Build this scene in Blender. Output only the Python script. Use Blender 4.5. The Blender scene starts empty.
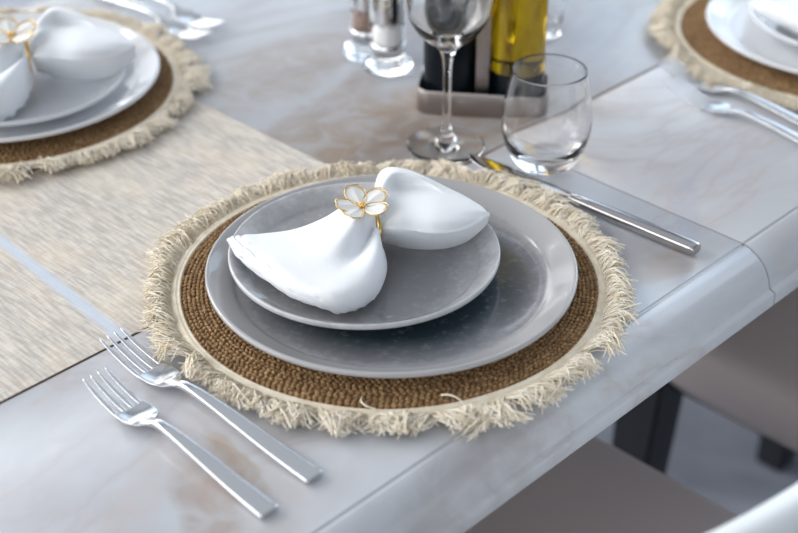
import bpy, bmesh, math, random
from mathutils import Vector, Matrix, noise
random.seed(7)
C = bpy.context.scene.collection
sc = bpy.context.scene
PI = math.pi

# ------------------------------------------------------------------ camera, world, light, exposure
F_PX, PITCH, CAM_Z = 1480.0, math.radians(32.6), 1.355
cam_d = bpy.data.cameras.new('camera'); cam = bpy.data.objects.new('camera', cam_d); C.objects.link(cam)
cam.location = (0, 0, CAM_Z); cam.rotation_euler = (math.radians(90) - PITCH, 0, 0)
cam_d.sensor_width = 36; cam_d.lens = F_PX * 36 / 798; cam_d.clip_start = .05; cam_d.clip_end = 50
cam_d.dof.use_dof = True; cam_d.dof.focus_distance = 1.07; cam_d.dof.aperture_fstop = 4.2
sc.camera = cam
sc.view_settings.view_transform = 'Standard'; sc.view_settings.look = 'None'
sc.view_settings.gamma = 1; sc.view_settings.use_curve_mapping = False
sc.view_settings.exposure = 0.02
sc.cycles.blur_glossy = 0

world = bpy.data.worlds.new('terrace_light'); sc.world = world; world.use_nodes = True
def build_world():
    nt = world.node_tree; nt.nodes.clear(); N = nt.nodes.new; L = nt.links.new
    def val(x):
        return x
    def m(op, a, b=None, c=None, clamp=False):
        n = N('ShaderNodeMath'); n.operation = op; n.use_clamp = clamp
        for i, x in enumerate((a, b, c)):
            if x is None: continue
            if isinstance(x, (int, float)): n.inputs[i].default_value = x
            else: L(x, n.inputs[i])
        return n.outputs[0]
    def sstep(x, a, b):
        n = N('ShaderNodeMapRange'); n.interpolation_type = 'SMOOTHSTEP'
        L(x, n.inputs[0]); n.inputs[1].default_value = a; n.inputs[2].default_value = b
        return n.outputs[0]
    tc = N('ShaderNodeTexCoord'); sp = N('ShaderNodeSeparateXYZ'); L(tc.outputs['Generated'], sp.inputs[0])
    x, y, z = sp.outputs
    az = m('MULTIPLY', m('ARCTAN2', x, y), 57.2958)          # 0 straight ahead, + to the right
    el = m('MULTIPLY', m('ARCSINE', z), 57.2958)
    def band(v, a, b, s): return m('MULTIPLY', sstep(v, a - s, a + s), m('SUBTRACT', 1.0, sstep(v, b - s, b + s)))
    def win(a0, a1, e0, e1, s=1.2): return m('MULTIPLY', band(az, a0, a1, s), band(el, e0, e1, s))
    bg = N('ShaderNodeBackground'); 
    layers = [  # mask, colour, strength
        (band(el, -90, 0, 2),            (.30, .28, .29), .30),
        (band(el, 0, 33, 3),             (.44, .49, .58), .50),
        (m('MULTIPLY', band(el, 33, 91, 3), m('SUBTRACT', 1.0, m('MULTIPLY', band(az, 45, 150, 12), .62))), (.615, .65, .70), WL['ceiling']),   # unseen ceiling, its right side dimmed to darken the table's rounded edge
    ]
    for a0, a1, e0, e1, col, s in WL['windows']:
        layers.append((win(a0, a1, e0, e1), col, s))
    acc = None
    for mask, col, s in layers:
        n = N('ShaderNodeVectorMath'); n.operation = 'SCALE'
        n.inputs[0].default_value = [q * s for q in col]; L(mask, n.inputs['Scale'])
        if acc is None: acc = n.outputs[0]
        else:
            a = N('ShaderNodeVectorMath'); a.operation = 'ADD'; L(acc, a.inputs[0]); L(n.outputs[0], a.inputs[1]); acc = a.outputs[0]
    L(acc, bg.inputs[0]); bg.inputs[1].default_value = WL['strength']
    o = N('ShaderNodeOutputWorld'); L(bg.outputs[0], o.inputs[0])
WL = dict(strength=1.0, ceiling=.92, windows=[
    # azimuth from/to, elevation from/to (degrees), colour, strength: the openings of the terrace
    (-62, -40, 2, 30, (.97, .98, 1.0), 2.1), (-36, -14, 2, 22, (.93, .96, 1.0), 2.0),
    (-10, 12, 4, 27, (.68, .83, 1.0), 1.7), (16, 40, 2, 30, (.64, .80, 1.0), 2.0), (44, 72, 0, 26, (.68, .80, 1.0), .8),
    (-18, -5, 4, 9, (1.0, 1.0, 1.0), 7.0),
    (-118, -70, 4, 42, (.98, .98, .97), 3.6), (-172, -128, 8, 34, (.97, .98, 1.0), 2.2)])
build_world()

def area(name, loc, target, sx, sy, power, col):
    d = bpy.data.lights.new(name, 'AREA'); d.shape = 'RECTANGLE'; d.size = sx; d.size_y = sy
    d.energy = power; d.color = col
    o = bpy.data.objects.new(name, d); C.objects.link(o); o.location = loc
    o.rotation_euler = (Vector(target) - Vector(loc)).to_track_quat('-Z', 'Y').to_euler()
    return o
area('window_daylight_left', (-2.6, 2.6, 2.3), (0, 1, .75), 1.6, 1.4, 44, (1.0, .99, .975))
area('window_daylight_right', (2.4, 3.4, 2.2), (0, 1, .75), 2.0, 1.4, 22, (.78, .88, 1.0))

# ------------------------------------------------------------------ frames
FW = Vector((0, math.cos(PITCH), -math.sin(PITCH))); UP = Vector((0, math.sin(PITCH), math.cos(PITCH))); RT = Vector((1, 0, 0))
def at(x, y, z=.75):
    """point of the place at height z that was measured at (x, y) of the photograph"""
    d = FW * F_PX + RT * (x - 399) - UP * (y - 266.5)
    return Vector((0, 0, CAM_Z)) + d * ((z - CAM_Z) / d.z)
TA = math.radians(45.7)                                  # direction of the table's long edge
U = Vector((math.cos(TA), math.sin(TA), 0)); V = Vector((-math.sin(TA), math.cos(TA), 0))
O = Vector((-.0354, .6662, 0))
def W(u, v, z=0): return O + U * u + V * v + Vector((0, 0, z))
TOP = .75

# ------------------------------------------------------------------ object helpers
def link(name, bm, mat, parent=None, smooth=True, sharp=None, loc=None, rot=None, recalc=True):
    me = bpy.data.meshes.new(name)
    if recalc: bmesh.ops.recalc_face_normals(bm, faces=bm.faces)
    bm.to_mesh(me); bm.free()
    if smooth:
        for p in me.polygons: p.use_smooth = True
        if sharp: me.set_sharp_from_angle(angle=math.radians(sharp))
    mats = mat if isinstance(mat, (list, tuple)) else [mat]
    for mm in mats: me.materials.append(mm)
    o = bpy.data.objects.new(name, me); C.objects.link(o)
    if parent: o.parent = parent
    if loc is not None: o.location = loc
    if rot is not None: o.rotation_euler = rot
    return o
def tag(o, label, cat, group=None, kind=None):
    o['label'] = label; o['category'] = cat
    if group: o['group'] = group
    if kind: o['kind'] = kind
    return o
def thing(name, label, cat, loc=(0, 0, 0), rz=0, group=None):
    o = bpy.data.objects.new(name, None); C.objects.link(o); o.empty_display_size = .02
    o.location = loc; o.rotation_euler = (0, 0, rz)
    return tag(o, label, cat, group)
def copy_tree(o, parent=None):
    c = o.copy(); C.objects.link(c)
    if parent: c.parent = parent
    for ch in list(o.children): copy_tree(ch, c)
    return c
def dup(src, label, loc, rz, group=None):
    c = copy_tree(src); c['label'] = label; c.location = loc; c.rotation_euler = (0, 0, rz)
    if group: c['group'] = group
    return c

def box(bm, x0, x1, y0, y1, z0, z1, bev=0, seg=2):
    b2 = bmesh.new()
    bmesh.ops.create_cube(b2, size=1)
    for v in b2.verts:
        v.co = Vector(((x0 + x1) / 2 + v.co.x * (x1 - x0), (y0 + y1) / 2 + v.co.y * (y1 - y0), (z0 + z1) / 2 + v.co.z * (z1 - z0)))
    if bev: bmesh.ops.bevel(b2, geom=b2.edges[:], offset=bev, segments=seg, affect='EDGES', profile=.5)
    me = bpy.data.meshes.new('t'); b2.to_mesh(me); b2.free(); bm.from_mesh(me); bpy.data.meshes.remove(me)
def lathe(bm, prof, n=96, cx=0, cy=0, wob=None):
    rings = []
    for r, z in prof:
        if r < 1e-6: rings.append([bm.verts.new((cx, cy, z))])
        else:
            ring = []
            for i in range(n):
                a = 2 * PI * i / n
                rr = r * (1 + (wob(a) if wob else 0))
                ring.append(bm.verts.new((cx + rr * math.cos(a), cy + rr * math.sin(a), z)))
            rings.append(ring)
    for A, B in zip(rings, rings[1:]):
        if len(A) == 1 and len(B) == 1: continue
        for i in range(n):
            j = (i + 1) % n
            if len(A) == 1: bm.faces.new((A[0], B[j], B[i]))
            elif len(B) == 1: bm.faces.new((A[i], A[j], B[0]))
            else: bm.faces.new((A[i], A[j], B[j], B[i]))
    return rings
def spline(pts, n=6):
    """Catmull-Rom through 2D/3D points"""
    P = [Vector(p) for p in pts]; out = []
    for i in range(len(P) - 1):
        p0 = P[max(i - 1, 0)]; p1 = P[i]; p2 = P[i + 1]; p3 = P[min(i + 2, len(P) - 1)]
        for k in range(n):
            t = k / n
            out.append(.5 * ((2 * p1) + (p2 - p0) * t + (2 * p0 - 5 * p1 + 4 * p2 - p3) * t * t + (3 * p1 - p0 - 3 * p2 + p3) * t ** 3))
    out.append(P[-1]); return out
def tube(bm, pts, rad, n=8, cap=True):
    P = [Vector(p) for p in pts]; rings = []
    up = Vector((0, 0, 1))
    for i, p in enumerate(P):
        t = (P[min(i + 1, len(P) - 1)] - P[max(i - 1, 0)]).normalized()
        a = t.cross(up)
        if a.length < .1: a = t.cross(Vector((0, 1, 0)))
        a.normalize(); b = t.cross(a)
        r = rad[i] if isinstance(rad, (list, tuple)) else rad
        rings.append([bm.verts.new(p + (a * math.cos(2 * PI * k / n) + b * math.sin(2 * PI * k / n)) * r) for k in range(n)])
    for A, B in zip(rings, rings[1:]):
        for k in range(n): bm.faces.new((A[k], A[(k + 1) % n], B[(k + 1) % n], B[k]))
    if cap: bm.faces.new(rings[0][::-1]); bm.faces.new(rings[-1])
def loft(bm, stations, n=20, power=2.6):
    """stations: (x, y centre, half width, z centre, half thickness); superellipse sections"""
    rings = []
    for st in stations:
        x, yc, w, zc, h = st[:5]; pw = st[5] if len(st) > 5 else power
        ring = []
        for k in range(n):
            a = 2 * PI * (k + .5) / n; c, s = math.cos(a), math.sin(a)
            ring.append(bm.verts.new((x, yc + w * math.copysign(abs(c) ** (2 / pw), c), zc + h * math.copysign(abs(s) ** (2 / pw), s))))
        rings.append(ring)
    for A, B in zip(rings, rings[1:]):
        for k in range(n): bm.faces.new((A[k], A[(k + 1) % n], B[(k + 1) % n], B[k]))
    bm.faces.new(rings[0][::-1]); bm.faces.new(rings[-1])
def dense(st, n=5):
    return [tuple(v) for v in spline_n(st, n)]
def spline_n(st, n):
    out = []
    for i in range(len(st) - 1):
        p0 = st[max(i - 1, 0)]; p1 = st[i]; p2 = st[i + 1]; p3 = st[min(i + 2, len(st) - 1)]
        for k in range(n):
            t = k / n
            out.append([.5 * (2 * b + (c - a) * t + (2 * a - 5 * b + 4 * c - d) * t * t + (3 * b - a - 3 * c + d) * t ** 3) for a, b, c, d in zip(p0, p1, p2, p3)])
    out.append(list(st[-1])); return out

# ------------------------------------------------------------------ materials
class M:
    def __init__(s, name, col=(.8, .8, .8), rough=.5, metal=0, trans=0, ior=1.45, spec=.5, coat=0, sheen=0):
        s.m = bpy.data.materials.new(name); s.m.use_nodes = True; s.nt = s.m.node_tree
        s.b = s.nt.nodes['Principled BSDF']
        s.set('Base Color', (*col, 1)); s.set('Roughness', rough); s.set('Metallic', metal)
        s.set('Transmission Weight', trans); s.set('IOR', ior); s.set('Specular IOR Level', spec)
        s.set('Coat Weight', coat); s.set('Sheen Weight', sheen)
        s.tc = None
    def set(s, k, v):
        if hasattr(v, 'is_linked') or isinstance(v, bpy.types.NodeSocket): s.nt.links.new(v, s.b.inputs[k])
        else: s.b.inputs[k].default_value = v
    def n(s, t, **kw):
        nd = s.nt.nodes.new(t)
        for k, v in kw.items(): setattr(nd, k, v)
        return nd
    def l(s, a, b): s.nt.links.new(a, b)
    def co(s, scale=(1, 1, 1), rot=(0, 0, 0), loc=(0, 0, 0)):
        if not s.tc: s.tc = s.n('ShaderNodeTexCoord')
        mp = s.n('ShaderNodeMapping'); s.l(s.tc.outputs['Object'], mp.inputs[0])
        mp.inputs['Scale'].default_value = scale; mp.inputs['Rotation'].default_value = rot; mp.inputs['Location'].default_value = loc
        return mp.outputs[0]
    def noise(s, scale, co=None, detail=4, rough=.55, dist=0, vec=False):
        t = s.n('ShaderNodeTexNoise'); t.inputs['Scale'].default_value = scale; t.inputs['Detail'].default_value = detail
        t.inputs['Roughness'].default_value = rough; t.inputs['Distortion'].default_value = dist
        s.l(co if co is not None else s.co(), t.inputs['Vector'])
        return t.outputs['Color' if vec else 'Fac']
    def ramp(s, fac, stops):
        r = s.n('ShaderNodeValToRGB'); s.l(fac, r.inputs[0]); e = r.color_ramp.elements
        while len(e) < len(stops): e.new(.5)
        for el, (p, c) in zip(e, stops):
            el.position = p; el.color = (*c, 1) if isinstance(c, tuple) else (c, c, c, 1)
        return r.outputs[0]
    def mix(s, fac, a, b, mode='MIX'):
        x = s.n('ShaderNodeMix', data_type='RGBA', blend_type=mode)
        for inp, v in ((x.inputs[0], fac), (x.inputs[6], a), (x.inputs[7], b)):
            if isinstance(v, (int, float)): inp.default_value = v
            elif isinstance(v, tuple): inp.default_value = (*v, 1)
            else: s.l(v, inp)
        return x.outputs[2]
    def math(s, op, a, b=None, clamp=False):
        x = s.n('ShaderNodeMath', operation=op); x.use_clamp = clamp
        for i, v in enumerate((a, b)):
            if v is None: continue
            if isinstance(v, (int, float)): x.inputs[i].default_value = v
            else: s.l(v, x.inputs[i])
        return x.outputs[0]
    def bump(s, h, strength=.3, dist=.001):
        b = s.n('ShaderNodeBump'); b.inputs['Strength'].default_value = strength; b.inputs['Distance'].default_value = dist
        s.l(h, b.inputs['Height']); s.l(b.outputs[0], s.b.inputs['Normal'])

def marble():
    m = M('white_marble_porcelain', rough=.22, spec=.5)
    base = m.ramp(m.noise(2.6, detail=5, dist=.8), [(.32, (.45, .465, .495)), (.5, (.575, .595, .63)), (.68, (.67, .685, .71))])
    warp = m.noise(5, detail=5, vec=True)
    def warped(amount, **kw):
        v = m.n('ShaderNodeVectorMath', operation='MULTIPLY_ADD'); m.l(warp, v.inputs[0]); v.inputs[1].default_value = (amount,) * 3
        m.l(m.co(), v.inputs[2])
        mp = m.n('ShaderNodeMapping'); m.l(v.outputs[0], mp.inputs[0])
        mp.vector_type = 'TEXTURE'
        for k, q in kw.items(): mp.inputs[k].default_value = q
        return mp.outputs[0]
    col = base
    # soft veins everywhere: thin ridges of a warped noise
    rid = m.math('ABSOLUTE', m.math('SUBTRACT', m.noise(3.2, m.co(scale=(1, 2.2, 1), rot=(0, 0, .5)), detail=6, dist=1.2), .5))
    col = m.mix(m.ramp(rid, [(0, .6), (.02, .3), (.08, 0.0)]), col, (.45, .41, .41))
    # clouds with a warm brown heart, where the photo shows them (table coordinates)
    for (u, v, ang, ln, wd, st, cc) in VEINS:
        g = m.n('ShaderNodeTexGradient', gradient_type='SPHERICAL')
        m.l(warped(.09, Location=(u + .045, v + .045, TOP + .045), Rotation=(0, 0, ang), Scale=(ln, wd, 2)), g.inputs[0])
        nn = m.ramp(m.noise(26, m.co(scale=(1, 1, 1)), detail=6, dist=1.5), [(.38, 0.0), (.62, 1.0)])
        f = m.math('MULTIPLY', m.ramp(g.outputs[0], [(0, 0.0), (.38, st)]), m.math('ADD', m.math('MULTIPLY', nn, .65), .35))
        col = m.mix(f, col, cc)
    m.set('Base Color', col)
    m.bump(m.noise(14, detail=3), .12, .002)
    return m.m
def uvp(x, y):
    p = at(x, y) - O; return (p.dot(U), p.dot(V))
VEINS = [(*uvp(205, 500), 1.0, .060, .026, .95, (.36, .29, .26)), (*uvp(238, 458), 1.35, .045, .010, 1.0, (.36, .26, .18)), (*uvp(240, 470), 1.2, .10, .05, .45, (.50, .45, .42)),
         (*uvp(430, 125), -.35, .24, .085, 1.0, (.46, .365, .29)), (*uvp(370, 150), .3, .12, .03, .8, (.40, .32, .27)), (*uvp(270, 75), .2, .2, .06, .7, (.47, .41, .37)),
         (*uvp(320, 110), .1, .14, .03, .8, (.46, .40, .37)), (*uvp(600, 50), .5, .16, .04, .5, (.42, .45, .52)), (*uvp(130, 500), .5, .10, .02, .5, (.52, .47, .46)),
         (*uvp(470, 480), .3, .12, .03, .6, (.40, .38, .38)), (*uvp(690, 215), .5, .10, .012, .6, (.40, .42, .50)), (*uvp(660, 265), -.3, .07, .02, .7, (.48, .42, .38)), (*uvp(60, 470), .4, .12, .03, .4, (.46, .46, .50))]

def runner_mat():
    m = M('cream_slub_weave', rough=.78, sheen=.15)
    streak = m.noise(1, m.co(scale=(430, 48, 1)), detail=4, rough=.6)        # threads run along v
    cross = m.noise(1, m.co(scale=(60, 620, 1)), detail=2)
    cloud = m.noise(14, m.co(scale=(1, .55, 1)), detail=5, rough=.65)
    a = m.ramp(cloud, [(.36, (.68, .58, .465)), (.50, (.52, .465, .42)), (.62, (.70, .615, .50))])
    a = m.mix(m.ramp(streak, [(.40, 0.0), (.66, .75)]), a, (.90, .84, .74))
    a = m.mix(m.ramp(cross, [(.45, 0.0), (.8, .35)]), a, (.42, .40, .38))
    sp = m.n('ShaderNodeSeparateXYZ'); m.l(m.co(rot=(0, 0, .0757)), sp.inputs[0])
    d = m.math('ABSOLUTE', m.math('SUBTRACT', sp.outputs[0], .0005))
    satin = m.ramp(m.math('MULTIPLY', d, 60), [(.12, 1.0), (.45, 0.0)])
    m.set('Base Color', m.mix(m.math('MULTIPLY', satin, .85), a, (.62, .70, .80)))
    m.set('Roughness', m.math('SUBTRACT', .8, m.math('MULTIPLY', satin, .4)))
    m.bump(m.math('ADD', streak, cross), .5, .0008)
    return m.m

def glaze(name, dark_r, light, mid, dark, k=1.0):
    m = M(name, rough=.10, spec=.6, coat=.35); m.b.inputs['Coat Roughness'].default_value = .04
    ln = m.n('ShaderNodeVectorMath', operation='LENGTH')
    mp = m.n('ShaderNodeVectorMath', operation='MULTIPLY'); m.l(m.co(), mp.inputs[0]); mp.inputs[1].default_value = (1, 1, 0)
    m.l(mp.outputs[0], ln.inputs[0])
    n1 = m.noise(22, detail=6, rough=.62, dist=.6); n2 = m.noise(150, detail=5, rough=.7)
    r = m.math('ADD', ln.outputs['Value'], m.math('MULTIPLY', m.math('SUBTRACT', n1, .5), .030 * k))
    r = m.math('ADD', r, m.math('MULTIPLY', m.math('SUBTRACT', n2, .5), .020 * k))
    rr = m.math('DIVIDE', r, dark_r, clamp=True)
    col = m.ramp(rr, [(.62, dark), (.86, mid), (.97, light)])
    col = m.mix(m.ramp(n2, [(.55, 0.0), (.75, .30)]), col, light)
    m.set('Base Color', col)
    m.set('Roughness', m.ramp(n1, [(.3, .07), (.7, .17)]))
    m.bump(m.noise(60, detail=3), .05, .001)
    return m.m

def jute_mat():
    m = M('woven_jute', rough=.8)
    n1 = m.noise(300, detail=3, rough=.7); n2 = m.noise(30, detail=3)
    a = m.ramp(n1, [(.3, (.15, .075, .030)), (.5, (.34, .20, .090)), (.72, (.62, .43, .22))])
    m.set('Base Color', m.mix(m.ramp(n2, [(.35, .35), (.65, 0.0)]), a, (.22, .125, .055)))
    m.bump(m.noise(900, detail=2), .5, .0006)
    return m.m
def cotton_mat(name='cream_cotton', c0=(.90, .79, .61), c1=(.97, .90, .77)):
    m = M(name, rough=.9, sheen=.2)
    m.set('Base Color', m.ramp(m.noise(120, detail=3), [(.35, c0), (.65, c1)]))
    m.bump(m.noise(1500, detail=2), .3, .0004)
    return m.m
def linen_mat():
    m = M('white_linen', rough=.75, sheen=.25)
    nx = m.noise(1, m.co(scale=(1400, 90, 90)), detail=1); ny = m.noise(1, m.co(scale=(90, 1400, 90)), detail=1)
    m.set('Base Color', m.mix(m.ramp(nx, [(.4, 0.0), (.7, .25)]), (.87, .89, .91), (.82, .85, .88)))
    cr = m.noise(70, detail=4, rough=.6, dist=.8)
    m.bump(m.math('ADD', m.math('MULTIPLY', m.math('ADD', nx, ny), .12), m.math('MULTIPLY', cr, 1.0)), .40, .0016)
    return m.m
def steel(name, col=(.62, .63, .65), rough=.18, brushed=False):
    m = M(name, col, rough, metal=1)
    if brushed:
        n = m.noise(1, m.co(scale=(30, 30, 900)), detail=2); m.set('Roughness', m.ramp(n, [(.3, rough), (.7, rough + .15)]))
    else:
        m.set('Roughness', m.ramp(m.noise(60, detail=3), [(.35, rough * .7), (.7, rough * 1.3)]))
    return m.m
STITCH = cotton_mat('grey_thread', (.34, .36, .40), (.42, .44, .48)); MARBLE = marble(); RUNNER = runner_mat()
GL_CH = glaze('grey_glaze_darker_centre', .121, (.44, .435, .44), (.20, .205, .22), (.026, .048, .060), .55)  # colour darkens towards the plate's centre
GL_SM = glaze('grey_speckled_glaze', .105, (.60, .60, .61), (.42, .42, .43), (.27, .27, .28), 1.2)
GL_L = glaze('pale_grey_glaze', .105, (.74, .75, .77), (.72, .73, .75), (.68, .69, .72))
JUTE = jute_mat(); COTTON = cotton_mat(); BAND = cotton_mat('cream_cotton_tape', (.80, .69, .52), (.92, .83, .67)); LINEN = linen_mat()
STEEL = steel('polished_steel', (.66, .67, .69), .19); KSTEEL = steel('dark_polished_steel', (.50, .48, .48), .11); BRUSHED = steel('brushed_steel', (.40, .36, .34), .26, True); CHROME = steel('chrome', (.75, .76, .78), .06)
GOLD = steel('polished_gold', (.86, .58, .20), .16)
ENAMEL = M('white_enamel', (.92, .91, .88), .40)
ENAMEL.bump(ENAMEL.noise(900, detail=2), .5, .0005); ENAMEL = ENAMEL.m
GLASS = M('clear_glass', (1, 1, 1), 0.0, trans=1, ior=1.46).m
def oil_mat():
    m = M('yellow_olive_oil_glass', (.75, .50, .02), .03, trans=1, ior=1.47)
    m.set('Base Color', m.ramp(m.noise(30, m.co(scale=(1.4, 1.4, .3)), detail=3), [(.42, (.14, .06, .003)), (.60, (.62, .40, .008))]))  # dark upright streaks in the colour stand in for reflections inside the bottle
    return m.m
OIL = oil_mat()
BLACKG = M('black_glass', (.004, .007, .010), .15, spec=.2).m
BLACKP = M('black_plastic', (.012, .014, .018), .4).m
SALT = M('salt', (.95, .95, .94), .9); SALT.bump(SALT.noise(1500), .8, .001); SALT = SALT.m
PEPPER = M('peppercorns', (.2, .12, .09), .8); PEPPER.set('Base Color', PEPPER.ramp(PEPPER.noise(500, detail=2), [(.35, (.08, .045, .035)), (.65, (.42, .28, .22))])); PEPPER = PEPPER.m
LEATHER = M('seat_leather', (.47, .41, .40), .5); LEATHER.bump(LEATHER.noise(180, detail=4), .15, .001); LEATHER = LEATHER.m
BACKREST_L = M('backrest_leather', (.80, .84, .86), .45); BACKREST_L.bump(BACKREST_L.noise(180, detail=4), .12, .001); BACKREST_L = BACKREST_L.m  # backrest colour is paler than the seat
BLACKW = M('black_lacquered_wood', (.012, .014, .020), .45); BLACKW.bump(BLACKW.noise(40, BLACKW.co(scale=(1, 1, .1))), .1, .001); BLACKW = BLACKW.m
JOINT = M('brown_joint_filler', (.25, .19, .17), .8); JOINT.bump(JOINT.noise(400), .3, .0005); JOINT = JOINT.m
def floor_mat():
    m = M('grey_stone_floor', rough=.35)
    m.set('Base Color', m.ramp(m.noise(1.8, detail=6, dist=1.0), [(.3, (.10, .11, .14)), (.5, (.24, .26, .31)), (.7, (.42, .44, .52))]))
    m.bump(m.noise(40), .1, .001)
    return m.m

# ------------------------------------------------------------------ setting
bm = bmesh.new(); box(bm, -4, 4, -3, 6, -.12, 0)
fl = link('floor', bm, floor_mat(), smooth=False); fl['kind'] = 'structure'

# ------------------------------------------------------------------ table
table = thing('dining_table', 'long white marble-look dining table with rounded edge carrying all the place settings', 'table', (O.x, O.y, 0), TA)
UMIN, UMAX, VW = -1.05, 1.45, .803
G = .0006
def tile(u0, u1, v0, v1, edge=None, g0=G, g1=G):
    """one slab of the table top; edge = -1 / +1 puts the rounded nose on the near / far side"""
    t = .028
    prof = []
    if edge == -1:
        nose = [(-.0300, .706), (-.0320, .708), (-.0320, .7180), (-.0308, .7195), (-.0268, .7205), (-.0262, .7225), (-.0240, .7300), (-.0190, .7385), (-.0125, .7445), (-.0060, .7478), (-.0022, .7491), (-.0008, .7494), (.0002, .7493), (.0008, .7486), (.0016, .7485), (.0023, .7490), (.0030, .7499), (.0040, .75)]
        prof = [(v0 + a, z) for a, z in nose] + [(v1 - g1 - .0006, .75), (v1 - g1, .7494), (v1 - g1, .722), (v0 + .03, .722), (v0 + .03, .706)]
    elif edge == 1:
        nose = [(.0300, .706), (.0320, .708), (.0320, .7180), (.0308, .7195), (.0268, .7205), (.0262, .7225), (.0240, .7300), (.0190, .7385), (.0125, .7445), (.0060, .7478), (.0022, .7491), (.0008, .7494), (-.0002, .7493), (-.0008, .7486), (-.0016, .7485), (-.0023, .7490), (-.0030, .7499), (-.0040, .75)]
        prof = [(v1 + a, z) for a, z in nose] + [(v0 + g0 + .0006, .75), (v0 + g0, .7494), (v0 + g0, .722), (v1 - .03, .722), (v1 - .03, .706)]
    else:
        prof = [(v0 + g0, .722), (v0 + g0, .7494), (v0 + g0 + .0006, .75), (v1 - g1 - .0006, .75), (v1 - g1, .7494), (v1 - g1, .722)]
    bm = bmesh.new()
    us = [u0 + .0008, u0 + .0012, u1 - .0012, u1 - .0008]
    R = []
    for i, u in enumerate(us):
        sink = .0003 if i in (0, 3) else 0
        R.append([bm.verts.new((u, v, z - (sink if z > .74 else 0))) for v, z in prof])
    n = len(prof)
    for A, B in zip(R, R[1:]):
        for k in range(n): bm.faces.new((A[k], A[(k + 1) % n], B[(k + 1) % n], B[k]))
    bm.faces.new(R[0][::-1]); bm.faces.new(R[-1])
    return link('marble_slab', bm, MARBLE, table, sharp=40)
for a, b in ((UMIN, -.44), (-.44, .436), (.436, 1.312), (1.312, UMAX)): tile(a, b, 0, .243, -1, g1=.0019)
for a, b in ((UMIN, -.60), (-.60, 1.19), (1.19, UMAX)): tile(a, b, .243, VW, 1, g0=.0019)
bm = bmesh.new(); box(bm, UMIN + .01, UMAX - .01, .005, VW - .005, .702, .7485 - .0275)
box(bm, UMIN + .01, UMAX - .01, .2405, .2455, .715, .7492)
for u, v0, v1 in ((-.44, .0, .243), (.436, .0, .243), (1.312, .0, .243), (-.60, .243, VW), (1.19, .243, VW)):
    box(bm, u - .0012, u + .0012, v0, v1, .715, .7492)
link('joint_filler', bm, JOINT, table, smooth=False)
bm = bmesh.new(); box(bm, UMIN + .12, UMAX - .12, .18, VW - .18, .640, .702, .004)
link('apron', bm, BLACKW, table, smooth=False)
for u in (UMIN + .16, UMAX - .16):
    bm = bmesh.new(); box(bm, u - .05, u + .05, .25, VW - .25, 0.0, .642, .006)
    link('leg', bm, BLACKW, table, smooth=False)

# ------------------------------------------------------------------ chairs
def make_chair(label):
    # origin at the floor under the seat's centre; +y faces the table
    t = thing('dining_chair', label, 'chair', (0, 0, 0), TA, 'padded chairs along the near side of the table')
    bm = bmesh.new(); w = .24
    zs = [(.385, .88), (.392, .95), (.41, .985), (.43, 1.0), (.448, .995), (.460, .975), (.4675, .93), (.471, .85), (.474, .6), (.476, .3)]
    n = 72; rings = []
    for z, k in zs:
        ring = []
        for i in range(n):
            a = 2 * PI * i / n; c, s = math.cos(a), math.sin(a); p = 4.6 + (1 - k) * -1.5
            ring.append(bm.verts.new((w * k * math.copysign(abs(c) ** (2 / p), c), w * k * math.copysign(abs(s) ** (2 / p), s), z)))
        rings.append(ring)
    for A, B in zip(rings, rings[1:]):
        for k in range(n): bm.faces.new((A[k], A[(k + 1) % n], B[(k + 1) % n], B[k]))
    bm.faces.new(rings[0][::-1]); bm.faces.new(rings[-1])
    link('seat', bm, LEATHER, t)
    bm = bmesh.new(); nu, rings = 40, []
    prof = spline([(-.008, .40), (-.005, .60), (-.010, .780), (-.018, .813), (-.034, .825), (-.050, .813), (-.060, .780), (-.066, .60), (-.060, .40)], 5)
    for i in range(nu + 1):
        q = -1 + 2 * i / nu; x = .235 * q
        f = max(0, abs(q) - .88) / .12; drop = .03 * (1 - math.sqrt(max(0, 1 - f * f)))
        y0 = -.24 + .8 * x * x
        rings.append([bm.verts.new((x, y0 + p.x + (.0 if p.x > -.034 else .012 * f), p.y - drop * (p.y - .40) / .45)) for p in prof])
    m_ = len(prof)
    for A, B in zip(rings, rings[1:]):
        for k in range(m_): bm.faces.new((A[k], A[(k + 1) % m_], B[(k + 1) % m_], B[k]))
    bm.faces.new(rings[0][::-1]); bm.faces.new(rings[-1])
    link('backrest', bm, BACKREST_L, t)['label'] = 'pale padded curved backrest'
    bm = bmesh.new(); box(bm, -.19, .19, -.19, .20, .355, .390, .006)
    link('seat_frame', bm, BLACKW, t, smooth=False)
    for sx in (-1, 1):
        for sy in (-1, 1):
            bm = bmesh.new()
            top = Vector((sx * .180, sy * .180 + .01, .388)); bot = Vector((sx * .185, sy * .200 + .01, 0))
            rr = []
            for p, h in ((bot, .020), (bot.lerp(top, .6), .026), (top, .028)):
                rr.append([bm.verts.new(p + Vector((a * h, b * h, 0))) for a, b in ((-1, -1), (1, -1), (1, 1), (-1, 1))])
            for A, B in zip(rr, rr[1:]):
                for k in range(4): bm.faces.new((A[k], A[(k + 1) % 4], B[(k + 1) % 4], B[k]))
            bm.faces.new(rr[0][::-1]); bm.faces.new(rr[-1])
            bmesh.ops.bevel(bm, geom=bm.edges[:], offset=.003, segments=2, affect='EDGES')
            link('leg', bm, BLACKW, t, sharp=35)
    return t
ch = make_chair('padded chair with curved backrest paler than its seat, nearest, at the bottom edge of the picture')
ch.location = W(.232, .040)
dup(ch, 'padded chair with black legs further right, its seat under the table edge', W(.885, .045), TA)

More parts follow.
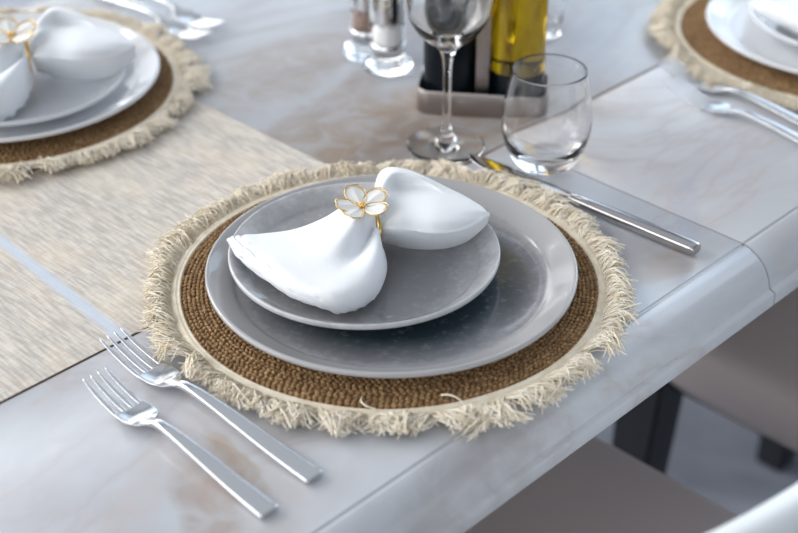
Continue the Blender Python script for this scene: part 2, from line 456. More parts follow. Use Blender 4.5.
# ------------------------------------------------------------------ table runner
bm = bmesh.new(); nu, nv = 90, 40
u0, u1, v0, v1 = -.75, .2965, .2425, .600
G_ = []
for layer in (0, 1):
    L_ = []
    for i in range(nu + 1):
        row = []
        for j in range(nv + 1):
            u = u0 + (u1 - u0) * i / nu; v = v0 + (v1 - v0) * j / nv
            h = .0004 * noise.noise(Vector((u * 9, v * 9, 3)))
            e = min(j, nv - j, i, nu - i)
            z = TOP + (.0001 if layer == 0 else .0012 + h * .5 - (.0005 if e == 0 else 0))
            row.append(bm.verts.new((u - .022, v - .26, z)))
        L_.append(row)
    G_.append(L_)
for i in range(nu):
    for j in range(nv):
        a = G_[1]; bm.faces.new((a[i][j], a[i + 1][j], a[i + 1][j + 1], a[i][j + 1]))
        a = G_[0]; bm.faces.new((a[i][j + 1], a[i + 1][j + 1], a[i + 1][j], a[i][j]))
for i in range(nu):
    for j in (0, nv): bm.faces.new((G_[0][i][j], G_[0][i + 1][j], G_[1][i + 1][j], G_[1][i][j]))
for j in range(nv):
    for i in (0, nu): bm.faces.new((G_[0][i][j], G_[0][i][j + 1], G_[1][i][j + 1], G_[1][i][j]))
rn = link('table_runner', bm, RUNNER, sharp=60, loc=W(.022, .26), rot=(0, 0, TA))
tag(rn, 'cream woven table runner with slubby threads and a pale satin stripe', 'table runner')

# ------------------------------------------------------------------ placemats
def make_mat(label, loc, rz, seed=1):
    rnd = random.Random(seed)
    t = thing('placemat', label, 'placemat', loc, rz, 'round fringed placemats')
    # backing disc and rows of knots
    bm = bmesh.new()
    lathe(bm, [(0, .0002), (.1545, .0002), (.1556, .0015), (.1545, .0038), (0, .0040)], 120)
    row = 0; r = .084
    pitch = .00315
    while r < .1553:
        n = int(2 * PI * r / .0044)
        off = rnd.random() if row % 2 else rnd.random() + .5
        for i in range(n):
            a = 2 * PI * (i + off + rnd.uniform(-.1, .1)) / n
            L, Wd, H = .0026 * rnd.uniform(.85, 1.12), .00162 * rnd.uniform(.88, 1.12), .0018 * rnd.uniform(.6, 1.35)
            sk = (.42 if row % 2 else -.42) + rnd.uniform(-.1, .1)
            c, s = math.cos(a), math.sin(a); ct, st = math.cos(sk), math.sin(sk)
            vs = []
            rj = r + rnd.uniform(-.0002, .0002)
            for (zz, k) in ((-.6, .8), (.1, 1), (.75, .66)):
                for q in range(6):
                    b = 2 * PI * q / 6
                    tx = L * k * math.cos(b); rx = Wd * k * math.sin(b)
                    tt = tx * ct - rx * st; rr_ = tx * st + rx * ct
                    vs.append(bm.verts.new((c * (rj + rr_) - s * tt, s * (rj + rr_) + c * tt, .0040 + H * zz)))
            tp = bm.verts.new((c * rj, s * rj, .0040 + H))
            for lv in (0, 1):
                for q in range(6): bm.faces.new((vs[lv * 6 + q], vs[lv * 6 + (q + 1) % 6], vs[lv * 6 + 6 + (q + 1) % 6], vs[lv * 6 + 6 + q]))
            for q in range(6): bm.faces.new((vs[12 + q], vs[12 + (q + 1) % 6], tp))
        r += pitch; row += 1
    link('woven_disc', bm, JUTE, t)
    # cotton tape sewn round the disc, with its two stitch lines
    bm = bmesh.new()
    def tz(r, a):
        return 1 + .02 * math.sin(a * 60)
    lathe(bm, [(.1538, .0046), (.1542, .0056), (.1550, .0060), (.1556, .0056), (.1568, .0054), (.1574, .0059), (.1582, .0059), (.1588, .0052), (.1610, .0048), (.1635, .0042), (.1642, .0030), (.1620, .0012), (.1538, .0012)], 360,
          wob=lambda a: .0016 * math.sin(a * 180) + .004 * math.sin(a * 3 + 1) + .002 * math.sin(a * 7))
    link('cotton_tape', bm, BAND, t)
    # fringe
    bm = bmesh.new()
    N = 5000; ph = [rnd.uniform(0, 6.28) for _ in range(8)]
    clumps = 95
    cl = [(rnd.uniform(-.75, .75), rnd.uniform(.72, 1.12), rnd.uniform(-.1, 1.3)) for _ in range(clumps)]
    for i in range(N):
        a = 2 * PI * i / N + rnd.uniform(-.002, .002)
        ci = a / (2 * PI) * clumps; k = int(ci) % clumps; frac = ci - int(ci)
        tilt, ln, lift = cl[k]
        ln = .0225 * ln * rnd.uniform(.62, 1.08) * (1 + .10 * math.sin(a * 3 + ph[0]) + .08 * math.sin(a * 8 + ph[1]))
        conv = (.5 - frac) * .35 * 2 * PI / clumps * 2.2
        r0 = .1600 + rnd.uniform(-.0012, .0030); z0 = .0022 + rnd.uniform(.0002, .0026)
        swirl = tilt + rnd.gauss(0, .24)
        curl = rnd.gauss(0, .0034); hz = max(0, .0040 + .0035 * lift * rnd.uniform(.5, 1.2) + rnd.gauss(0, .0016))
        pts = []
        for j in range(5):
            q = j / 4
            rr_ = r0 + ln * q * (1 - .12 * q * abs(rnd.gauss(0, .6)))
            aa = a + (conv * q * q + swirl * ln * q / .17 + curl / .17 * math.sin(q * PI * 1.3))
            zz = z0 + hz * math.sin(q * PI * .78) - z0 * .75 * q * q
            if j == 4: rr_ += rnd.gauss(0, .0010); zz += abs(rnd.gauss(0, .0012))
            pts.append(Vector((rr_ * math.cos(aa), rr_ * math.sin(aa), max(.0007, zz))))
        w0 = rnd.uniform(.00044, .00066)
        tube(bm, pts, [w0, w0, w0, w0 * .95, w0 * .75], 3, cap=False)
    fr = link('fringe', bm, COTTON, t); fr['kind'] = 'stuff'
    return t
MZ = TOP
mat1 = make_mat('round jute placemat with cream fringe in the middle of the picture', (-.0075, .9180, MZ + .0008), 0)
mat2 = dup(mat1, 'round jute placemat with cream fringe on the runner at upper left', (-.3640, 1.2455, MZ + .0015), 1.3)
mat3 = dup(mat1, 'round jute placemat with cream fringe at the upper right corner', (.4360, 1.3650, MZ), 2.2)
def loose(pts, w):
    bm = bmesh.new(); tube(bm, [tuple(p) for p in spline(pts, 6)], w, 5)
    return bm
for P_ in ([(362, 397, .757), (361, 401, .760), (366, 406, .761), (376, 409, .758)], [(441, 395, .763), (450, 395, .765), (460, 400, .763), (466, 408, .759)]):
    link('loose_thread', loose([at(*q) - Vector((-.0075, .9180, MZ + .0008)) for q in P_], .0006), COTTON, mat1)

# ------------------------------------------------------------------ plates
def plate_mesh(R, h, mat, name, label, group, cat='plate'):
    k = R / .135; hk = h / .018
    pts = [(0, .0045), (.045, .0045), (.080, .0046), (.098, .0050), (.108, .0060), (.1135, .0074), (.1165, .0094), (.122, .0122), (.129, .0158), (.1326, .0177), (.1342, .0181), (.1354, .0172), (.1356, .0155), (.1345, .0138), (.129, .0112), (.118, .0074), (.104, .0040), (.088, .0020), (.080, .0014), (.079, .0), (.074, .0), (.073, .0016), (.04, .0018), (0, .0018)]
    pts = [(r * k, z * hk if z > .0046 else z * min(1, hk)) for r, z in pts]
    prof = [(max(0, p[0]), p[1]) for p in spline_n(pts, 3)]
    bm = bmesh.new(); lathe(bm, prof, 160, wob=lambda a: .0022 * math.sin(2 * a + 1) + .0010 * math.sin(5 * a))
    o = link(name, bm, mat); tag(o, label, cat, group)
    return o
ZC = MZ + .0066
c1 = plate_mesh(.1350, .0175, GL_CH, 'charger_plate', 'large grey glazed charger with darker centre on the central placemat', 'large glazed charger plates')
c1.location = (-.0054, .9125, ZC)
s1 = plate_mesh(.0995, .0180, GL_SM, 'side_plate', 'small grey speckled plate under the napkin, stacked on the central charger', 'small plates stacked on the chargers')
s1.location = (-.0255, .9245, ZC + .0052)
ZS = ZC + .0052
def setting_copy(src, label, loc, mat=None, rz=0, scale=1):
    o = src.copy(); o.data = src.data.copy(); C.objects.link(o); o['label'] = label; o.location = loc; o.rotation_euler.z = rz; 
    if mat: o.data.materials[0] = mat
    return o
LC = Vector((-.3560, 1.2400, MZ + .0073)); RC = Vector((.4400, 1.3560, ZC))
setting_copy(c1, 'large pale grey charger on the placemat at upper left', LC, GL_L, 1)
setting_copy(s1, 'small pale grey plate stacked on the charger at upper left', (-.3490, 1.2250, LC.z + .0052), GL_L, 2)
setting_copy(c1, 'large pale grey charger on the placemat at the upper right corner', RC, GL_L, 3)
setting_copy(s1, 'small pale grey plate stacked on the charger at the upper right corner', (.4470, 1.3640, RC.z + .0052), GL_L, 4)

# ------------------------------------------------------------------ napkins
NC = Vector((-.0255, .9245, ZS))          # napkin frame: centre of its plate
def grid_surface(bm, secs, nu=10, nv=8, disp=None):
    """secs: list of sections, each a list of (x, y, z) photo pixels + height; bicubic patch"""
    S = [[at(*p) - NC for p in s] for s in secs]
    rows = [[tuple(v) for v in spline_n([tuple(p) for p in s], nv)] for s in S]
    m_ = len(rows[0]); cols = [spline_n([r[j] for r in rows], nu) for j in range(m_)]
    n_ = len(cols[0])
    Vt = [[None] * m_ for _ in range(n_)]
    for i in range(n_):
        for j in range(m_):
            p = Vector(cols[j][i]); s, t_ = i / (n_ - 1), j / (m_ - 1)
            if disp: p = p + disp(s, t_, p)
            Vt[i][j] = bm.verts.new(p)
    for i in range(n_ - 1):
        for j in range(m_ - 1):
            bm.faces.new((Vt[i][j], Vt[i + 1][j], Vt[i + 1][j + 1], Vt[i][j + 1]))
    return Vt
def sm(a, b, x):
    t_ = min(1, max(0, (x - a) / (b - a))); return t_ * t_ * (3 - 2 * t_)
def left_disp(s, t_, p):
    hem = sm(.66, .705, s) * (1 - sm(.97, 1.0, s))
    z = hem * (-.0017 + .0013 * math.sin(s * 100 + 4 * t_ + 2.2 * noise.noise(p * 70)) + .0030 * noise.noise(Vector((s * 40, t_ * 11, 2))) + .0010 * noise.noise(Vector((s * 90, t_ * 30, 4))))
    z += .0018 * (1 - hem) * noise.noise(Vector((s * 3, t_ * 7, 5))) - .0022 * math.exp(-((s - .22) / .12) ** 2 - ((t_ - .62) / .08) ** 2) * 1.6
    z += (1 - sm(.08, .62, s)) * .0017 * math.sin(t_ * 24 + 2 + s * 2)
    return Vector((0, 0, z))
def right_disp(s, t_, p):
    z = .0012 * noise.noise(Vector((s * 4, t_ * 6, 9))) + (1 - sm(.1, .5, s)) * .0013 * math.sin(t_ * 24)
    z += (.0026 * math.exp(-((t_ - .865) / .03) ** 2) - .0030 * math.exp(-((t_ - .815) / .028) ** 2)) * sm(.2, .4, s) * (1 - sm(.85, .98, s))
    return Vector((0, 0, z))
left = [
    [(369, 215, .782), (368, 209, .795), (370, 210, .803), (373, 216, .803), (376, 226, .798), (378, 236, .789), (377, 243, .777)],
    [(356, 215, .778), (353, 206, .795), (356, 206, .805), (363, 218, .807), (371, 234, .795), (379, 243, .799), (383, 254, .779)],
    [(327, 229, .777), (324, 221, .789), (330, 226, .799), (343, 240, .806), (358, 256, .800), (377, 263, .802), (385, 272, .778)],
    [(296, 240, .777), (294, 232, .788), (302, 240, .795), (318, 255, .802), (342, 274, .802), (367, 285, .799), (377, 293, .777)],
    [(262, 243, .779), (262, 236, .788), (268, 243, .794), (286, 260, .799), (318, 284, .799), (348, 296, .796), (362, 305, .777)],
    [(238, 241, .785), (238, 237, .790), (246, 246, .793), (266, 263, .796), (298, 285, .796), (332, 300, .794), (350, 307, .778)],
    [(230, 241, .786), (230, 239, .789), (238, 251, .790), (258, 268, .790), (288, 289, .789), (320, 301, .787), (340, 308, .777)],
    [(233, 242, .783), (234, 242, .784), (241, 255, .782), (262, 272, .780), (291, 291, .778), (319, 302, .777), (338, 307, .775)],
]
right = [
    [(374, 210, .782), (374, 205, .795), (376, 206, .803), (378, 212, .803), (379, 221, .798), (380, 232, .789), (380, 240, .777)],
    [(374, 196, .780), (375, 186, .799), (380, 187, .809), (386, 198, .808), (387, 214, .800), (389, 230, .797), (389, 243, .776)],
    [(377, 184, .780), (383, 169, .808), (394, 173, .814), (403, 186, .805), (408, 207, .804), (408, 230, .799), (409, 247, .775)],
    [(396, 180, .783), (404, 169, .806), (417, 176, .812), (429, 188, .805), (434, 210, .806), (436, 232, .799), (438, 248, .775)],
    [(425, 186, .787), (432, 180, .800), (442, 186, .805), (452, 200, .804), (458, 214, .804), (461, 229, .797), (463, 240, .777)],
    [(462, 200, .791), (465, 196, .797), (471, 200, .800), (477, 206, .801), (480, 213, .800), (481, 220, .796), (481, 226, .785)],
    [(480, 209, .794), (481, 207, .797), (484, 209, .798), (487, 211, .799), (488, 213, .798), (488, 215, .796), (487, 218, .790)],
    [(478, 212, .789), (480, 210, .793), (482, 211, .794), (484, 212, .794), (485, 214, .793), (485, 216, .791), (484, 218, .788)],
]
def make_napkin():
    bm = bmesh.new()
    grid_surface(bm, left, 14, 14, left_disp); grid_surface(bm, right, 12, 12, right_disp)
    # the folded-under layer that shows as a second edge below each wing
    sh = lambda S, dx, dy, dz: [[(x + dx * i / 7, y + dy * i / 7 * (j / 6), z - dz * (.3 + .7 * j / 6)) for j, (x, y, z) in enumerate(row)] for i, row in enumerate(S)]
    grid_surface(bm, sh(left[2:], -1.5, 5.0, .0045), 10, 10, lambda s, t_, p: left_disp(1 - s * .5, t_, p + Vector((3, 1, 0))) * .8)
    grid_surface(bm, sh(right[:7], 1.0, 6.0, .0050), 10, 10, lambda s, t_, p: Vector((0, 0, .0010 * noise.noise(p * 40))))
    o = link('cloth_napkin', bm, LINEN)
    # a short drawn-thread line of hem stitches across the left wing
    from mathutils.bvhtree import BVHTree
    me = o.data; bvh = BVHTree.FromPolygons([v.co[:] for v in me.vertices], [p.vertices[:] for p in me.polygons])
    a, b = at(289, 252, .803) - NC, at(317, 229, .803) - NC
    bs = bmesh.new()
    for i in range(13):
        q0, q1 = a.lerp(b, i / 13), a.lerp(b, (i + .5) / 13)
        h = [bvh.ray_cast(q + Vector((0, 0, .05)), Vector((0, 0, -1)))[0] for q in (q0, q1)]
        if None in h: continue
        tube(bs, [p + Vector((0, 0, .0006)) for p in h], .00036, 5)
    link('stitching', bs, STITCH, o)
    md = o.modifiers.new('thickness', 'SOLIDIFY'); md.thickness = .0016; md.offset = -1
    sb = o.modifiers.new('soft', 'SUBSURF'); sb.levels = 1; sb.render_levels = 1
    return o
nap1 = make_napkin(); nap1.location = NC
tag(nap1, 'white linen napkin gathered into a bow on the small central plate', 'napkin', 'bow-folded white napkins')

def make_ring():
    t = thing('napkin_ring', 'gold napkin ring with white enamel flower around the central napkin', 'napkin ring', (0, 0, 0), 0, 'flower napkin rings')
    cc = at(374, 225, .7905) - NC; ax = Vector((.96, .28, 0)).normalized(); side = Vector((-ax.y, ax.x, 0)) * -1
    bm = bmesh.new(); ring = []
    n = 64
    R = [cc + side * (.0168 * math.cos(2 * PI * i / n)) + Vector((0, 0, .0165 * math.sin(2 * PI * i / n))) for i in range(n)]
    rr = []
    for i, p in enumerate(R):
        d = (p - cc).normalized()
        rr.append([bm.verts.new(p + d * .0009 * math.cos(q * PI / 4) + ax * .0016 * math.sin(q * PI / 4)) for q in range(8)])
    for i in range(n):
        A, B = rr[i], rr[(i + 1) % n]
        for q in range(8): bm.faces.new((A[q], A[(q + 1) % 8], B[(q + 1) % 8], B[q]))
    link('band', bm, GOLD, t)
    # flower: five cupped petals, gold rim, enamel field with raised ribs
    fc = at(362, 207, .8125) - NC
    tilt = Matrix.Rotation(math.radians(9), 4, 'X') @ Matrix.Rotation(math.radians(4), 4, 'Y')
    angs = [114, 45, -19, 237, 188]; lens = [.0212, .0226, .0192, .0200, .0202]; wid = [.0089, .0086, .0090, .0083, .0081]
    for a, ln, w in zip(angs, lens, wid):
        rot = Matrix.Translation(fc) @ tilt @ Matrix.Rotation(math.radians(a), 4, 'Z')
        def P(x, y, z): return rot @ Vector((x, y, z))
        def outline(k, m_=40):
            pts = []
            for i in range(m_):
                b = 2 * PI * i / m_
                x = ln * .52 + ln * .48 * math.cos(b)
                y = w * math.sin(b) * (.62 + .38 * (x / ln) ** .8) * (1.05 if x > ln * .5 else 1)
                x += -.0012 * math.exp(-(y / .002) ** 2) if x > ln * .8 else 0
                cx = ln * .52
                pts.append((cx + (x - cx) * k, y * k))
            return pts
        bm = bmesh.new(); rings = []
        for k in (1.0, .8, .6, .4, .2):
            rings.append([bm.verts.new(P(x, y, .0009 + .0042 * (x / ln) ** 2 + .0010 * (1 - k) - .0006 * abs(math.sin(6 * math.atan2(y, x + .002))))) for x, y in outline(k * .95)])
        cv = bm.verts.new(P(ln * .52, 0, .0030))
        low = [bm.verts.new(P(x, y, -.0003 + .0042 * (x / ln) ** 2)) for x, y in outline(.95)]
        m_ = len(low)
        rings.insert(0, low)
        for A, B in zip(rings, rings[1:]):
            for q in range(m_): bm.faces.new((A[q], A[(q + 1) % m_], B[(q + 1) % m_], B[q]))
        for q in range(m_): bm.faces.new((rings[-1][q], rings[-1][(q + 1) % m_], cv))
        bm.faces.new(low[::-1])
        pet = link('petal', bm, ENAMEL, t); 
        bm = bmesh.new(); oc = outline(1.0); rr = []
        for i, (x, y) in enumerate(oc):
            x2, y2 = oc[(i + 1) % m_]; x1, y1 = oc[i - 1]
            tx, ty = x2 - x1, y2 - y1; l_ = math.hypot(tx, ty) or 1; nx, ny = ty / l_, -tx / l_
            z = .0007 + .0042 * (x / ln) ** 2
            rr.append([bm.verts.new(P(x + nx * .00034 * math.cos(q * PI / 3), y + ny * .00034 * math.cos(q * PI / 3), z + .0006 * math.sin(q * PI / 3))) for q in range(6)])
        for i in range(m_):
            A, B = rr[i], rr[(i + 1) % m_]
            for q in range(6): bm.faces.new((A[q], A[(q + 1) % 6], B[(q + 1) % 6], B[q]))
        link('petal_rim', bm, GOLD, pet)['label'] = 'gold rim of a petal'
    bm = bmesh.new()
    for i in range(7):
        b = 2 * PI * i / 6; r_ = 0 if i == 6 else .0019
        p = fc + tilt @ Vector((r_ * math.cos(b), r_ * math.sin(b), .0022))
        bmesh.ops.create_uvsphere(bm, u_segments=10, v_segments=8, radius=.0009, matrix=Matrix.Translation(p))
    tube(bm, [fc + Vector((0, 0, .001)), (fc + cc + Vector((0, 0, .0165))) / 2 , cc + Vector((0, 0, .0165)) ], .0014, 8)
    link('flower_centre', bm, GOLD, t)['label'] = 'gold beaded flower centre'
    return t
ring1 = make_ring(); ring1.location = NC
def nap_copy(src, label, plate_c, rz):
    return dup(src, label, plate_c, rz)
NL = Vector((-.3490, 1.2250, LC.z + .0052)) + Vector((.006, -.012, 0)); NR = Vector((.4470, 1.3640, RC.z + .0052))
for o in (nap_copy(nap1, 'white linen napkin gathered into a bow on the upper left plates', NL, -.02),
          nap_copy(ring1, 'gold napkin ring around the napkin at upper left', NL, -.02)): o.scale = (1.12, 1.12, 1.12)
nap_copy(nap1, 'white linen napkin on the plates at the upper right corner', NR, -.1)
nap_copy(ring1, 'gold napkin ring around the napkin at the upper right corner', NR, -.1)

# ------------------------------------------------------------------ cutlery
def make_fork(label, L=.206, group='forks beside the plates'):
    # local frame: tine tips at x = 0, handle end at x = L, underside on z = 0
    k = L / .212
    t = thing('fork', label, 'fork', (0, 0, 0), 0, group)
    def zc(x):                       # arc of the fork
        pts = [(0, .0125), (.02, .0064), (.040, .0026), (.056, .0026), (.070, .0052), (.084, .0085), (.10, .0098), (.13, .0085), (.17, .0052), (.212, .0028)]
        for q in range(len(pts) - 1):
            (a, za), (b, zb) = pts[q], pts[q + 1]
            if a <= x <= b:
                def sl(i):
                    i0, i1 = max(i - 1, 0), min(i + 1, len(pts) - 1); return (pts[i1][1] - pts[i0][1]) / (pts[i1][0] - pts[i0][0])
                w = b - a; u_ = (x - a) / w; m0, m1 = sl(q) * w, sl(q + 1) * w
                return (2 * u_ ** 3 - 3 * u_ ** 2 + 1) * za + (u_ ** 3 - 2 * u_ ** 2 + u_) * m0 + (3 * u_ ** 2 - 2 * u_ ** 3) * zb + (u_ ** 3 - u_ ** 2) * m1
        return pts[-1][1]
    for y in (-.0096, -.0032, .0032, .0096):
        st = []
        for i in range(13):
            x = .0005 + .0495 * i / 12
            st.append((x * k, y * (.93 + .07 * i / 12), (.0008 + .0010 * min(1, i / 4)), zc(x), .0005 + .0006 * min(1, i / 5), 3.0))
        bm = bmesh.new(); loft(bm, st, 10); link('tine', bm, STEEL, t)
    st = []
    for x, w in [(.0455, .0113), (.048, .0118), (.056, .0119), (.063, .0112), (.068, .0094), (.072, .0064), (.075, .0044), (.078, .0036)]:
        st.append((x * k, 0, w, zc(x), .0011 + .0014 * max(0, (x - .06) / .018), 2.6 if x > .06 else 3.4))
    bm = bmesh.new(); rings = loft(bm, dense(st, 4), 28)
    for v in bm.verts:               # scoop of the palm
        if v.co.x < .068 * k: v.co.z += .9 * (v.co.y ** 2) / .0118 * .16 * 1.0
    link('head', bm, STEEL, t)
    st = []
    for x, w, h in [(.0770, .0034, .0024), (.083, .0033, .0026), (.095, .0038, .0023), (.115, .0046, .0020), (.14, .0056, .0019), (.17, .0065, .0020), (.195, .0071, .0022), (.2085, .0073, .0024), (.2120, .0071, .0020)]:
        st.append((x * k, 0, w, zc(x), h, 3.2))
    bm = bmesh.new(); loft(bm, dense(st, 5), 24); link('handle', bm, STEEL, t, sharp=50)
    return t
def place(o, a, b, z=TOP + .0002):
    """tip at a, end towards b (table points)"""
    d = b - a; o.location = (a.x, a.y, z); o.rotation_euler = (0, 0, math.atan2(d.y, d.x))
f1 = make_fork('dinner fork beside the central placemat, its tines over the runner edge')
place(f1, at(111, 344, .753), at(320, 481, .753))
f2 = make_fork('shorter salad fork, outermost at lower left of the central placemat', .180)
place(f2, at(95, 384, .753), at(266, 510, .753))
def fork_copy(label, a, b):
    o = copy_tree(f1); o['label'] = label; place(o, a, b)
fork_copy('dinner fork nearer the placemat at the upper right', at(663, 68, .753), at(798, 124, .753))
fork_copy('salad fork outermost at the upper right', at(669, 88, .753), at(798, 143, .753))
fork_copy('dinner fork nearest the placemat at the upper left, blurred', at(208, 44, .753), at(116, 3, .753))
fork_copy('outer fork beyond the upper left placemat, blurred', at(221, 33, .753), at(143, -3, .753))

kn = thing('table_knife', 'steel table knife lying right of the central placemat', 'knife')
bm = bmesh.new(); st = []
for x, w, yc, h in [(.0, .0012, .0035, .0004), (.004, .0036, .0022, .0005), (.012, .0064, .0010, .0007), (.03, .0088, 0, .0009), (.06, .0095, 0, .0011), (.085, .0092, 0, .0013), (.100, .0080, .0, .0018), (.108, .0060, 0, .0030), (.112, .0052, 0, .0036)]:
    st.append((x, yc, w, .0042, h, 2.2))
loft(bm, dense(st, 4), 20); link('blade', bm, KSTEEL, kn)
bm = bmesh.new(); st = []
for x, w, h in [(.110, .0050, .0036), (.118, .0056, .0040), (.150, .0064, .0045), (.190, .0068, .0047), (.222, .0066, .0046), (.2275, .0063, .0043), (.2290, .0056, .0036)]:
    st.append((x, 0, w, .0050, h, 3.0))
loft(bm, dense(st, 5), 24); link('handle', bm, KSTEEL, kn, sharp=50)
kb = at(697, 250, .755); ka = at(479, 160, .755); d_ = (ka - kb).normalized()
place(kn, kb + d_ * .229, kb)

# ------------------------------------------------------------------ glassware
def open_lathe(name, prof, parent, mat=GLASS, n=72):
    bm = bmesh.new(); lathe(bm, prof, n); return link(name, bm, mat, parent, recalc=False)
wg = thing('wine_glass', 'stemmed wine glass standing between the bottle caddy and the central placemat', 'glass', tuple(at(446, 146)))
foot = [(0, .0003), (.010, .0003), (.0315, .0004), (.0338, .0012), (.0330, .0020), (.022, .0034), (.012, .0058), (.0072, .0100), (.0052, .0150), (.0044, .0200)]
stem = [(.0044, .0200), (.0038, .032), (.0035, .05), (.0036, .070), (.0042, .080), (.0058, .0872), (.0080, .0915)]
outer = [(.0080, .0915), (.0125, .0960), (.020, .1022), (.0285, .1115), (.0345, .1230), (.0378, .1370), (.0388, .152), (.0375, .170), (.0345, .192), (.0318, .210)]
inner = [(r - (.0011 if z > .105 else .0014), z + (0 if z > .115 else .002)) for r, z in outer[2:]]
def dens2(p, n=5): return [(max(0, a), b) for a, b in spline_n(p, n)]
open_lathe('foot', dens2(foot, 3), wg); open_lathe('stem', dens2(stem, 4), wg)
open_lathe('bowl', dens2(outer, 4) + [(.0314, .2104)] + dens2(inner[::-1] + [(.012, .0990), (.0, .0975)], 4), wg)

tb = thing('stemless_tumbler', 'stemless clear tumbler with thick base beside the knife tip', 'glass', tuple(at(544, 163)))
to = [(0, .0004), (.018, .0004), (.0225, .0010), (.0265, .0040), (.0325, .0150), (.0368, .0290), (.0380, .0400), (.0372, .0520), (.0350, .0660), (.0320, .0800), (.0312, .0870)]
ti = [(.0306, .0874), (.0300, .0868), (.0307, .0800), (.0337, .0660), (.0359, .0520), (.0366, .0400), (.0350, .0290), (.0300, .0190), (.0220, .0135), (.010, .0118), (0, .0115)]
open_lathe('glass_body', dens2(to, 4) + dens2(ti, 4), tb)

hb = thing('highball_glass', 'tall tapering glass behind the oil bottle at the top edge', 'glass', tuple(at(545, 33)))
ho = [(0, .0004), (.0135, .0004), (.0150, .0012), (.0158, .004), (.0190, .045), (.0225, .10), (.025, .15)]
hi = [(.0240, .1505), (.0213, .10), (.0178, .045), (.0148, .016), (.010, .0135), (0, .013)]
open_lathe('glass_body', dens2(ho, 4) + dens2(hi, 4), hb)

# ------------------------------------------------------------------ salt and pepper
def shaker(name, label, loc, fill):
    t = thing(name, label, 'shaker', loc, 0, 'glass salt and pepper shakers')
    open_lathe('glass_body', dens2([(0, .0004), (.020, .0004), (.0232, .0018), (.0238, .0050), (.0225, .0090), (.0180, .0125), (.0158, .0165), (.0158, .0520)], 4) +
               [(.0143, .0520)] + dens2([(.0143, .050), (.0143, .0190), (.0120, .0162), (0, .0155)], 3), t)
    bm = bmesh.new(); lathe(bm, dens2([(.0161, .0190), (.0168, .0192), (.0168, .0280), (.0161, .0283)], 1) , 48); link('metal_band', bm, CHROME, t)
    bm = bmesh.new(); lathe(bm, [(0, .0168), (.0115, .0170), (.0138, .0200), (.0138, .0440), (.012, .0455), (0, .046)], 40)
    link('salt_fill' if fill is SALT else 'pepper_fill', bm, fill, t)
    bm = bmesh.new(); lathe(bm, dens2([(.0160, .0500), (.0172, .0505), (.0174, .0560), (.0172, .0720), (.0160, .0790), (.0110, .0825), (.0, .0830)], 4), 48)
    link('cap', bm, CHROME, t)
    return t
shaker('salt_shaker', 'glass salt shaker with steel cap, right of the pepper shaker', tuple(at(388, 68)), SALT)
shaker('pepper_shaker', 'glass pepper shaker with steel cap, left of and behind the salt', tuple(at(367, 53)), PEPPER)

# ------------------------------------------------------------------ bottle caddy
CA = math.radians(-8)
cfl = at(415, 114); cdir = Vector((math.cos(CA), math.sin(CA), 0)); cdep = Vector((-math.sin(CA), math.cos(CA), 0))
CW, CD = .118, .058
cc = cfl + cdir * CW / 2 + cdep * CD / 2
cad = thing('bottle_caddy', 'brushed steel caddy tray with rounded corners holding two bottles', 'caddy', tuple(cc), CA)
def rrect(w, d, r, n=8):
    out = []
    for cx, cy, a0 in ((w - r, d - r, 0), (-w + r, d - r, 90), (-w + r, -d + r, 180), (w - r, -d + r, 270)):
        for i in range(n + 1):
            a = math.radians(a0 + 90 * i / n); out.append((cx + r * math.cos(a), cy + r * math.sin(a)))
    return out
bm = bmesh.new(); rings = []
for w, d, r, z in ((CW / 2 - .001, CD / 2 - .001, .012, .0004), (CW / 2, CD / 2, .013, .0014), (CW / 2, CD / 2, .013, .0225), (CW / 2 - .0004, CD / 2 - .0004, .013, .0232), (CW / 2 - .0014, CD / 2 - .0014, .012, .0230), (CW / 2 - .0016, CD / 2 - .0016, .012, .0030)):
    rings.append([bm.verts.new((x, y, z)) for x, y in rrect(w, d, r)])
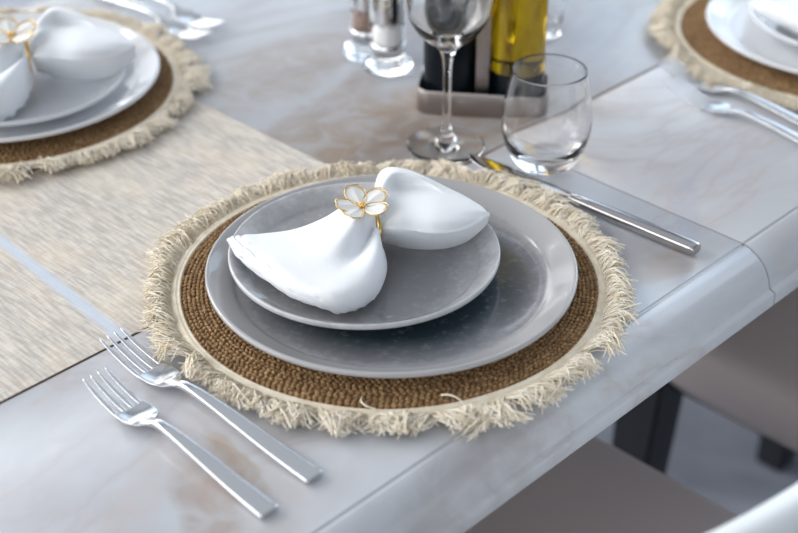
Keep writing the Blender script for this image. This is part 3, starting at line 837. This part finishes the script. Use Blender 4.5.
for A, B in zip(rings, rings[1:]):
    n = len(A)
    for k in range(n): bm.faces.new((A[k], A[(k + 1) % n], B[(k + 1) % n], B[k]))
bm.faces.new(rings[0][::-1]); bm.faces.new(rings[-1]); link('tray', bm, BRUSHED, cad, sharp=50)
bm = bmesh.new(); box(bm, -.0058, .0058, -.0215, -.0200, .003, .160, .0006); box(bm, -.0058, .0058, .0200, .0215, .003, .160, .0006); box(bm, -.0058, .0058, -.0215, .0215, .1585, .1600, .0006)
tube(bm, [(0, 0, .159), (0, 0, .235)], .003, 12)
link('divider', bm, BRUSHED, cad, sharp=50)
bm = bmesh.new()
tube(bm, [(.014 * math.cos(a), 0, .247 + .014 * math.sin(a)) for a in [math.radians(-90 + 15 * i) for i in range(24)]], .0022, 10); link('handle', bm, BRUSHED, cad)
def bottle(name, label, px, r, mat, base_mat, bh):
    p = cc + cdir * px + Vector((0, 0, .0032))
    t = thing(name, label, 'bottle', tuple(p), CA, 'oil and vinegar bottles in the caddy')
    bm = bmesh.new(); lathe(bm, dens2([(r * .98, bh - .001), (r, bh + .003), (r, .10), (r, .150), (r * .93, .166), (.016, .186), (.0125, .198), (.0125, .225)], 4) + [(0, .225)], 56)
    bmesh.ops.holes_fill(bm, edges=bm.edges[:], sides=200)
    link('glass_body', bm, mat, t, sharp=60)
    bm = bmesh.new(); lathe(bm, dens2([(0, .0), (r * .92, .0), (r * .985, .003), (r, .008), (r, bh - .001), (r * .99, bh)], 3) + [(0, bh)], 56)
    link('base', bm, base_mat, t, sharp=60)
    bm = bmesh.new(); lathe(bm, dens2([(.0135, .218), (.0140, .220), (.0140, .240), (.010, .244), (.004, .252), (.0035, .275)], 2) + [(0, .275)], 32)
    link('pourer', bm, BLACKP, t, sharp=60)
bottle('vinegar_bottle', 'black vinegar bottle in the left side of the steel caddy', -.0295, .0258, BLACKG, BLACKG, .022)
bottle('oil_bottle', 'yellow olive oil bottle with dark refraction at its foot built as black glass in the right side of the steel caddy', .0295, .0252, OIL, BLACKG, .036)  # black lower part stands in for dark refraction in the glass
